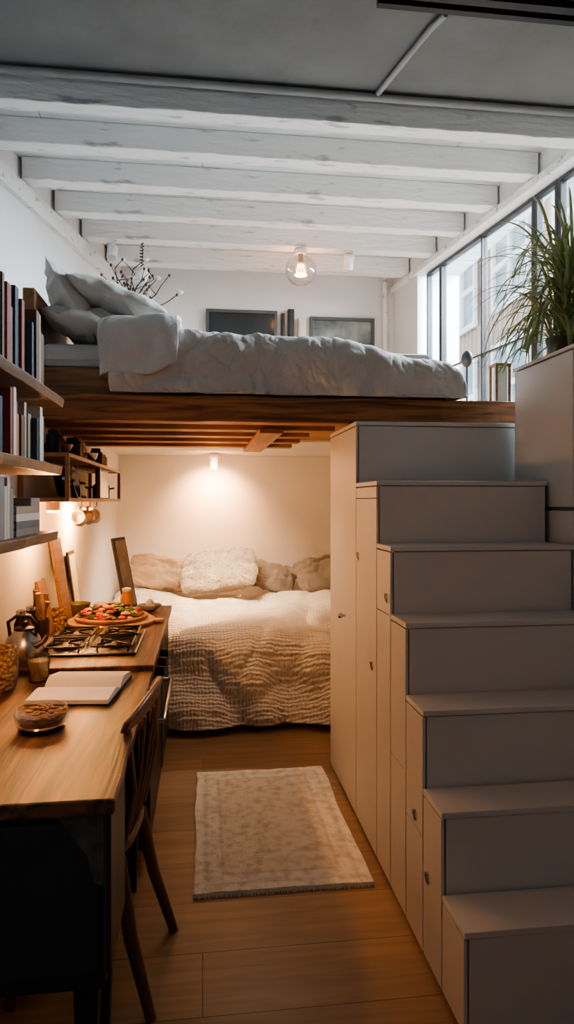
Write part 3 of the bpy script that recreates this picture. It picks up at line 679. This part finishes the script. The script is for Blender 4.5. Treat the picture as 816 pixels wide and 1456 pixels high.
B().lathe((-.455,1.98,.808),[(.050,0),(.070,.01),(.076,.035),(.068,.055),(.064,.055),(.071,.034),(.064,.013),(.001,.006)],32).obj('dish',CGLASS,parent=gd,smooth=True)
g=B()
for i in range(130):
    a=random.uniform(0,6.28); r=.060*math.sqrt(random.random()); z=.840+.024*(1-(r/.06)**2)*random.uniform(.3,1)
    g.sphere((-.455+r*math.cos(a),1.98+r*math.sin(a),z),random.uniform(.005,.009),6,sc=(1.3,1,.8))
g.lathe((-.455,1.98,.8165),[(.055,0),(.063,.015),(.055,.032),(.001,.037)],20)
o=g.obj('granola',pm('granola',(.40,.24,.13),(.20,.11,.05),.9,scale=60),parent=gd); o['kind']='stuff'
PX,PY=-.465,3.52
pb=thing('pizza_board','round wooden serving board with handle on the worktop','board',(PX,PY,.82))
B().lathe((PX,PY,WZ),[(.215,0),(.22,.006),(.22,.018),(.215,.022)],48).obj('board',LIGHTW,parent=pb,smooth=True)
B().box(PX+.21,PX+.265,PY-.025,PY+.025,.825,.840).obj('handle',LIGHTW,parent=pb,bevel=.004)
pz=thing('pizza','round pizza covered in tomato and green toppings','pizza',(PX,PY,.843))
g=B(); rr=[]
for (r,z) in ((.15,0),(.182,.004),(.186,.016),(.174,.024),(.158,.015),(.001,.014)):
    rr.append([Vector((PX+r*(1+.03*math.sin(5*a))*math.cos(a),PY+r*(1+.03*math.cos(4*a))*math.sin(a),.843+z)) for a in [i*2*math.pi/48 for i in range(48)]])
g.rings(rr).obj('crust',pm('crust',(.50,.26,.10),(.28,.12,.045),.9,scale=20),parent=pz,smooth=True)
TM=[pm('tomato',(.52,.045,.015),None,.3),pm('basil',(.07,.13,.03),None,.5),pm('olive_top',(.03,.02,.02),None,.4),pm('cheese',(.75,.50,.24),None,.5)]
for kind,cnt,nm in ((0,60,'tomato_topping'),(1,90,'leaf_topping'),(2,34,'olive_topping'),(3,22,'cheese_topping')):
    g=B()
    for i in range(cnt):
        a=random.uniform(0,6.28); r=.160*math.sqrt(random.random()); c=(PX+r*math.cos(a),PY+r*math.sin(a),.863+random.uniform(0,.08)*(1-r/.19))
        s_=random.uniform(.012,.022)
        g.sphere(c,s_,8,sc=(random.uniform(.7,1.4),random.uniform(.7,1.4),.55 if kind!=1 else .4))
    o=g.obj(nm,TM[kind],parent=pz,smooth=True); o['kind']='stuff'
bowl(-.68,3.77,WZ,.072,.07,OLIVE,'dark olive ceramic bowl on the worktop')
B().lathe((-.705,3.39,WZ),[(.040,0),(.047,.04),(.044,.10),(.041,.10),(.044,.04),(.037,.006),(.001,.006)],26).obj('wicker_cup',WICK,smooth=True,label='small woven brown cup at the back of the worktop',category='cup')
bowl(-.54,3.82,WZ,.060,.06,CREAM,'cream ceramic bowl on the worktop')
jar(-.42,3.80,WZ,.033,.13,AMBER,'bottle','amber stoneware bottle on the worktop','bottle',CREAM)
bowl(-.30,3.90,WZ,.07,.035,CREAM,'small white dish on the worktop edge')
B().lathe((-.30,3.90,.8315),[(.018,0),(.024,.03),(.016,.05),(.002,.056)],16).obj('garlic_bulb',CREAM,smooth=True,label='white garlic bulb sitting in the small dish',category='garlic')
uc=thing('utensil_crock','brown crock with wooden spoons beside the cooktop','crock',(-.725,3.11,.82))
B().lathe((-.722,3.11,WZ),[(.034,0),(.040,.02),(.040,.10),(.037,.10),(.036,.02),(.001,.01)],24).obj('crock',BROWNC,parent=uc,smooth=True)
for i,(dx,dy,h) in enumerate(((.012,.01,.18),(-.008,.02,.16),(.0,-.02,.19),(.02,-.012,.15),(-.01,-.005,.2))):
    B().tube([(-.722+dx*.3,3.11+dy*.3,.84),(-.722+dx*1.5,3.11+dy*1.5,.82+h),(-.722+dx*1.8,3.11+dy*1.8,.85+h)],[.004,.005,.013],8).obj('spoon',LIGHTW,parent=uc,smooth=True)
for i,(x,y,h,mt,nm) in enumerate(((-.735,2.84,.17,BLACK,'black'),(-.735,2.92,.14,BROWNC,'brown'),(-.735,3.0,.16,BLACK,'black'))):
    jar(x,y,WZ,.027,h,mt,'bottle','slim %s bottle standing against the wall'%nm,'bottle',STEEL)
def lean(name,lab,cat,y0,y1,h,xb,xt,th,mat,inner=None,rz=0,b_=.02):
    ang=math.asin(max(-.9,min(.9,(xb-xt)/h)))
    ym=(y0+y1)/2
    M=Matrix.Translation((xb,ym,.8225))@Matrix.Rotation(math.radians(rz),4,'Z')@Matrix.Rotation(-ang,4,'Y')@Matrix.Translation((0,-ym,0))
    o=B().box(0,th,y0,y1,0,h,M=M).obj(name,mat,bevel=.004,label=lab,category=cat)
    o['_o']=o.location.copy()
    if inner: B().box(th+.0005,th+.002,y0+b_,y1-b_,b_,h-b_,M=M).obj('print',inner,parent=o)
lean('cutting_board','tall wooden cutting board leaning against the wall','cutting board',3.46,3.66,.44,-.70,-.765,.018,BOXW)
lean('cutting_board','small dark wooden cutting board leaning against the wall','cutting board',3.17,3.32,.26,-.715,-.762,.014,BOXW)
lean('picture_frame','thin dark frame with pale print leaning on the worktop','picture frame',3.87,4.06,.34,-.72,-.762,.012,DARKF,PAPER)
ART=pm('brown_print',(.16,.135,.11),(.40,.33,.26),.35,scale=9)
lean('picture_frame','dark framed picture leaning at the end of the worktop','picture frame',3.87,4.06,.42,-.42,-.50,.016,DARKF,ART,rz=-14,b_=.018)
# ------------------------------------------------------------------ ceiling lights
pl=thing('pendant_lamp','clear glass globe pendant with glowing filament bulb','pendant lamp',(.80,5.43,3.2))
B().lathe((.80,5.43,3.475),[(.045,0),(.05,.02),(.05,.030)],24).obj('canopy',WHITEB,parent=pl,smooth=True)
B().cyl((.80,5.43,3.474),(.80,5.43,3.40),.02,seg=16).obj('socket',BRASS,parent=pl,smooth=True)
B().sphere((.80,5.43,3.345),.128,32).obj('globe',CGLASS,parent=pl,smooth=True)
g=B()
for i in range(6):
    a=i*math.pi/3; g.tube([(.80+.018*math.cos(a),5.43+.018*math.sin(a),3.39),(.80+.045*math.cos(a+.5),5.43+.045*math.sin(a+.5),3.30)],.0035,6)
g.lathe((.8,5.43,3.30),[(.05,0),(.052,.006),(.048,.006)],16)
g.obj('filament',BULB,parent=pl)
def spot(x,y,z,lab,tilt,zt,em=WARME):
    s_=thing('spotlight',lab,'spotlight',(x,y,zt))
    M=Matrix.Rotation(tilt,4,'X')
    B().cyl((x,y,zt-.013),(x,y,z+.03),.012,seg=12).cyl((x,y,zt),(x,y,zt-.012),.035).obj('mount',WHITEB,parent=s_,smooth=True)
    B().lathe((x,y,z),[(.038,-.06),(.042,-.055),(.042,.05),(.03,.06)],24,M=M).obj('lamp_head',WHITEB,parent=s_,smooth=True)
    B().lathe((x,y,z),[(.034,-.0615),(.034,-.0625)],20,M=M).obj('lens',em,parent=s_)
OFFL=pm('unlit_lens',(.5,.5,.5),None,.2)
spot(1.20,5.43,3.43,'white cylinder spotlight mounted under the ceiling beam',.5,3.510,OFFL)
spot(.10,5.92,1.80,'white spotlight on the nook ceiling washing the wall with warm light',.5,1.871)
spot(xl(5.4)+.25,5.43,3.42,'white cylinder spotlight near the corner of the loft',-.5,3.510,OFFL)
def wallframe(x0,x1,z0,z1,m_in,name,lab,cat,t=.04,mf=None):
    o=thing(name,lab,cat,((x0+x1)/2,6.28,z0))
    B().box(x0,x1,6.262,6.297,z0,z0+t).box(x0,x1,6.262,6.297,z1-t,z1).box(x0,x0+t,6.262,6.297,z0+t,z1-t).box(x1-t,x1,6.262,6.297,z0+t,z1-t).obj('frame',mf or STEEL,parent=o,bevel=.002)
    B().box(x0+t,x1-t,6.28,6.296,z0+t,z1-t).obj('panel',m_in,parent=o)
wallframe(.03,.70,2.55,3.24,pm('dark_pane',(.015,.02,.024),(.04,.05,.055),.12,scale=2),'interior_window','dark glazed interior window in the back wall','window',.03,pm('greyframe',(.10,.11,.115)))
wallframe(1.01,1.64,2.6,3.20,pm('grey_pane',(.06,.075,.075),(.34,.36,.34),.15,scale=5),'interior_window','grey framed interior window in the back wall','window',.03,pm('greyframe2',(.10,.11,.12)))
for (x0,x1,z0,z1,mt,lab) in ((.735,.77,2.8,3.22,DARKF,'narrow black frame'),(.80,.86,2.8,3.26,DARKF,'small dark framed mirror'),(.90,.97,2.8,3.18,CREAM,'small white panel')):
    B().box(x0,x1,6.25,6.297,z0,z1).box(x0+.01,x1-.01,6.245,6.2499,z0+.02,z1-.02).obj('picture_frame',[mt],bevel=.002,label=lab+' hanging on the back wall of the loft',category='picture frame')
nsd=thing('nightstand','white nightstand behind the loft bed','nightstand',(-.58,4.9,1.93))
B().box(-.80,-.40,4.86,5.16,1.935,2.50).obj('body',CAB,parent=nsd,bevel=.004)
B().box(-.82,-.38,4.84,5.18,2.501,2.52).obj('top',CAB,parent=nsd,bevel=.003)
vs=thing('vase','vase with bare dark branches and white blossoms','vase',(-.52,5.0,2.52))
B().lathe((-.52,5.0,2.5205),[(.04,0),(.07,.05),(.06,.12),(.03,.18),(.035,.2),(.03,.2),(.025,.17),(.001,.05)],24).obj('vase_body',CREAM,parent=vs,smooth=True)
g=B(); fl=B(); bu=B()
random.seed(11)
for i in range(15):
    p=Vector((-.52,5.0,2.62)); d=Vector((random.uniform(-.35,.5),random.uniform(-.1,.2),1)).normalized(); pts=[p.copy()]
    for k in range(7):
        p=p+d*random.uniform(.05,.10); d=(d+Vector((random.uniform(-.35,.4),random.uniform(-.12,.2),random.uniform(-.25,.2)))).normalized(); pts.append(p.copy())
        if k>2 and random.random()<.8:
            q=p+Vector((random.uniform(-.1,.1),random.uniform(-.05,.05),random.uniform(.02,.1))); g.tube([p,q],[.004,.002],5)
            if random.random()<.15: fl.sphere(q,.02,8,sc=(1.3,1,.8))
            else: bu.sphere(q,.010,6,sc=(1,1,1.4))
    g.tube(pts,[.009-.0009*k for k in range(len(pts))],6)
fl.sphere((-.36,4.96,2.86),.05,10,sc=(1.4,1,.5)); fl.sphere((-.42,4.94,2.80),.04,10,sc=(1.3,1,.6)); fl.sphere((-.30,4.96,2.80),.035,10,sc=(1.3,1,.6))
g.obj('branches',TWIG,parent=vs); fl.obj('blossoms',EXTW,parent=vs,smooth=True); bu.obj('buds',BUD,parent=vs,smooth=True)
wl=thing('wall_lamp','white shaded lamp on a black coiled cord above the bed','lamp',(-.48,5.43,3.2))
pts=[(-.48+.014*math.cos(t*2.2),5.43+.014*math.sin(t*2.2),3.505-.0085*t) for t in range(24)]
B().tube(pts,.005,6).obj('coiled_cord',BLACK,parent=wl,smooth=True)
B().lathe((-.50,5.43,3.20),[(.075,0),(.05,.09),(.02,.12),(.018,.115),(.045,.085),(.07,0)],24,M=Matrix.Rotation(.35,4,'Y'),cap0=False,cap1=False).obj('lamp_shade',WHITEB,parent=wl,smooth=True)
ln=thing('lantern','small wooden framed lantern with pale paper panels on the loft edge','lantern',(1.515,3.28,1.94))
g=B()
for x in (1.485,1.555):
    for y in (3.245,3.315): g.box(x-.006,x+.006,y-.006,y+.006,1.9405,2.15)
g.box(1.477,1.563,3.237,3.323,1.9405,1.95).box(1.477,1.563,3.237,3.323,2.142,2.152)
g.obj('frame',BOXW,parent=ln,bevel=.001)
B().box(1.492,1.548,3.252,3.308,1.951,2.141).obj('paper_panel',pm('lantern_paper',(.85,.84,.80),None,.9),parent=ln)
gl=thing('table_lamp','small round black lamp on a thin stand by the window','lamp',(1.72,4.2,1.93))
B().lathe((1.72,4.2,1.9305),[(.07,0),(.07,.01),(.01,.015)],20).tube([(1.72,4.2,1.94),(1.72,4.2,2.33)],.006,8).obj('stand',BLACK,parent=gl,smooth=True)
B().sphere((1.72,4.2,2.38),.055,16,sc=(.6,1,1)).obj('lamp_head',DARKF,parent=gl,smooth=True)
# ------------------------------------------------------------------ plant
random.seed(5)
PLX,PLY=1.60,2.80
pt=thing('potted_plant','large spider plant with long arching leaves in a dark pot','plant',(PLX,PLY,2.062))
B().lathe((PLX,PLY,2.0625),[(.06,0),(.08,.10),(.08,.11),(.07,.11),(.07,.09),(.001,.09)],28).obj('pot',pm('pot_glaze',(.06,.06,.055),None,.4),parent=pt,smooth=True)
g=B()
def blade(base,az,el,L,wd,droop):
    n=14; p=Vector(base); d=Vector((math.cos(az)*math.cos(el),math.sin(az)*math.cos(el),math.sin(el))); side=Vector((-math.sin(az),math.cos(az),0))
    L_=[];R_=[];C_=[]
    for i in range(n+1):
        q=i/n; ww=wd*(math.sin(math.pi*min(1,.12+q*.88)))**.7
        p.x=min(p.x,2.05); p.y=max(2.46,min(p.y,3.1)); p.z=max(p.z,2.07)
        L_.append(p+side*ww); C_.append(p-Vector((0,0,ww*.35))); R_.append(p-side*ww)
        p=p+d*(L/n); d=(d+Vector((0,0,-droop*(.3+q)*1.5/n))).normalized()
    g.surf([L_,C_,R_])
for i in range(300):
    az=random.uniform(0,2*math.pi); el=random.uniform(.1,1.4)
    lv=random.choice((2.14,2.20,2.28,2.38,2.46))
    blade((PLX+random.uniform(-.05,.05),PLY+random.uniform(-.05,.05),lv+random.uniform(-.04,.04)),az,el,random.uniform(.34,.62)*(1-.3*(lv-2.14)),random.uniform(.004,.0075),random.uniform(1.8,4.6))
g.obj('leaves',LEAF,parent=pt)
g=B()
for i in range(6):
    g.tube([(PLX,PLY,2.16),(PLX+random.uniform(-.05,.05),PLY+random.uniform(-.05,.05),2.48)],[.014,.008],8)
g.obj('stem',LEAF,parent=pt,smooth=True)
# ------------------------------------------------------------------ lights
def light(kind,loc,energy,color,size=.05,target=None,**kw):
    d=bpy.data.lights.new(kind.lower()+'_light',kind); d.energy=energy; d.color=color
    if kind in('POINT','SPOT'): d.shadow_soft_size=size
    if kind=='AREA':
        d.shape='RECTANGLE'; d.size=size[0]; d.size_y=size[1]
    for k,v_ in kw.items(): setattr(d,k,v_)
    o=bpy.data.objects.new(d.name,d); COL.objects.link(o); o.location=loc
    if target is not None: o.rotation_euler=(Vector(target)-Vector(loc)).to_track_quat('-Z','Y').to_euler()
    return o
WARM=(1,.46,.16); WARM2=(1,.48,.21)
light('SPOT',(.10,5.99,1.735),80,WARM2,.02,target=(.10,6.3,1.40),spot_size=math.radians(120),spot_blend=1)
light('POINT',(.10,5.88,1.70),6,WARM2,.03)
light('SPOT',(.05,5.15,1.84),230,(1,.73,.50),.15,target=(.02,5.35,.6),spot_size=math.radians(125),spot_blend=1)
light('SPOT',(.30,3.62,1.78),26,(1,.76,.55),.12,target=(.30,3.35,0),spot_size=math.radians(110),spot_blend=1)
light('POINT',(-.66,3.08,1.375),20,WARM,.02)
light('POINT',(-.66,3.98,1.375),32,WARM,.02)
light('POINT',(-.62,2.0,1.27),7,WARM,.04)
light('POINT',(.80,5.43,3.34),3,WARM2,.05)
light('AREA',(.4,-1.0,3.4),5.5,(.76,.90,1),(1.6,1.2),target=(.6,3,2.3))  # added unseen fill lamp behind the camera, lifts the dark foreground
light('AREA',tuple(WM@Vector((1.5,.8,4.1))),1750,(.80,.90,1),(3.0,1.6),target=tuple(WM@Vector((-1.6,.9,2.6))))  # added softbox lamp outside the window, boosts sky light in the loft
o=light('AREA',tuple(WM@Vector((.2,.75,2.7))),1,(1,1,1),(2.4,1.6),target=tuple(WM@Vector((-2,.75,2.7))))
try: o.data.cycles.is_portal=True
except Exception as ex: print(ex)
wd=bpy.data.worlds.new('World'); S.world=wd; wd.use_nodes=True
bg=wd.node_tree.nodes['Background']; bg.inputs[0].default_value=(.82,.91,1,1); bg.inputs[1].default_value=4.5
for o in bpy.data.objects:
    if '_o' in o: del o['_o']
try:
    S.view_settings.view_transform='AgX'; S.view_settings.look='AgX - Medium High Contrast'
except Exception as ex: print(ex)
# ------------------------------------------------------------------ camera
cd=bpy.data.cameras.new('camera'); cam=bpy.data.objects.new('camera',cd); COL.objects.link(cam)
cd.sensor_fit='VERTICAL'; cd.sensor_height=36; cd.lens=36*950/1456; cd.shift_y=-16/1456
cam.location=(0,0,1.45); cam.rotation_euler=(math.radians(90),0,math.radians(-7.2)); cd.clip_start=.05
S.camera=cam
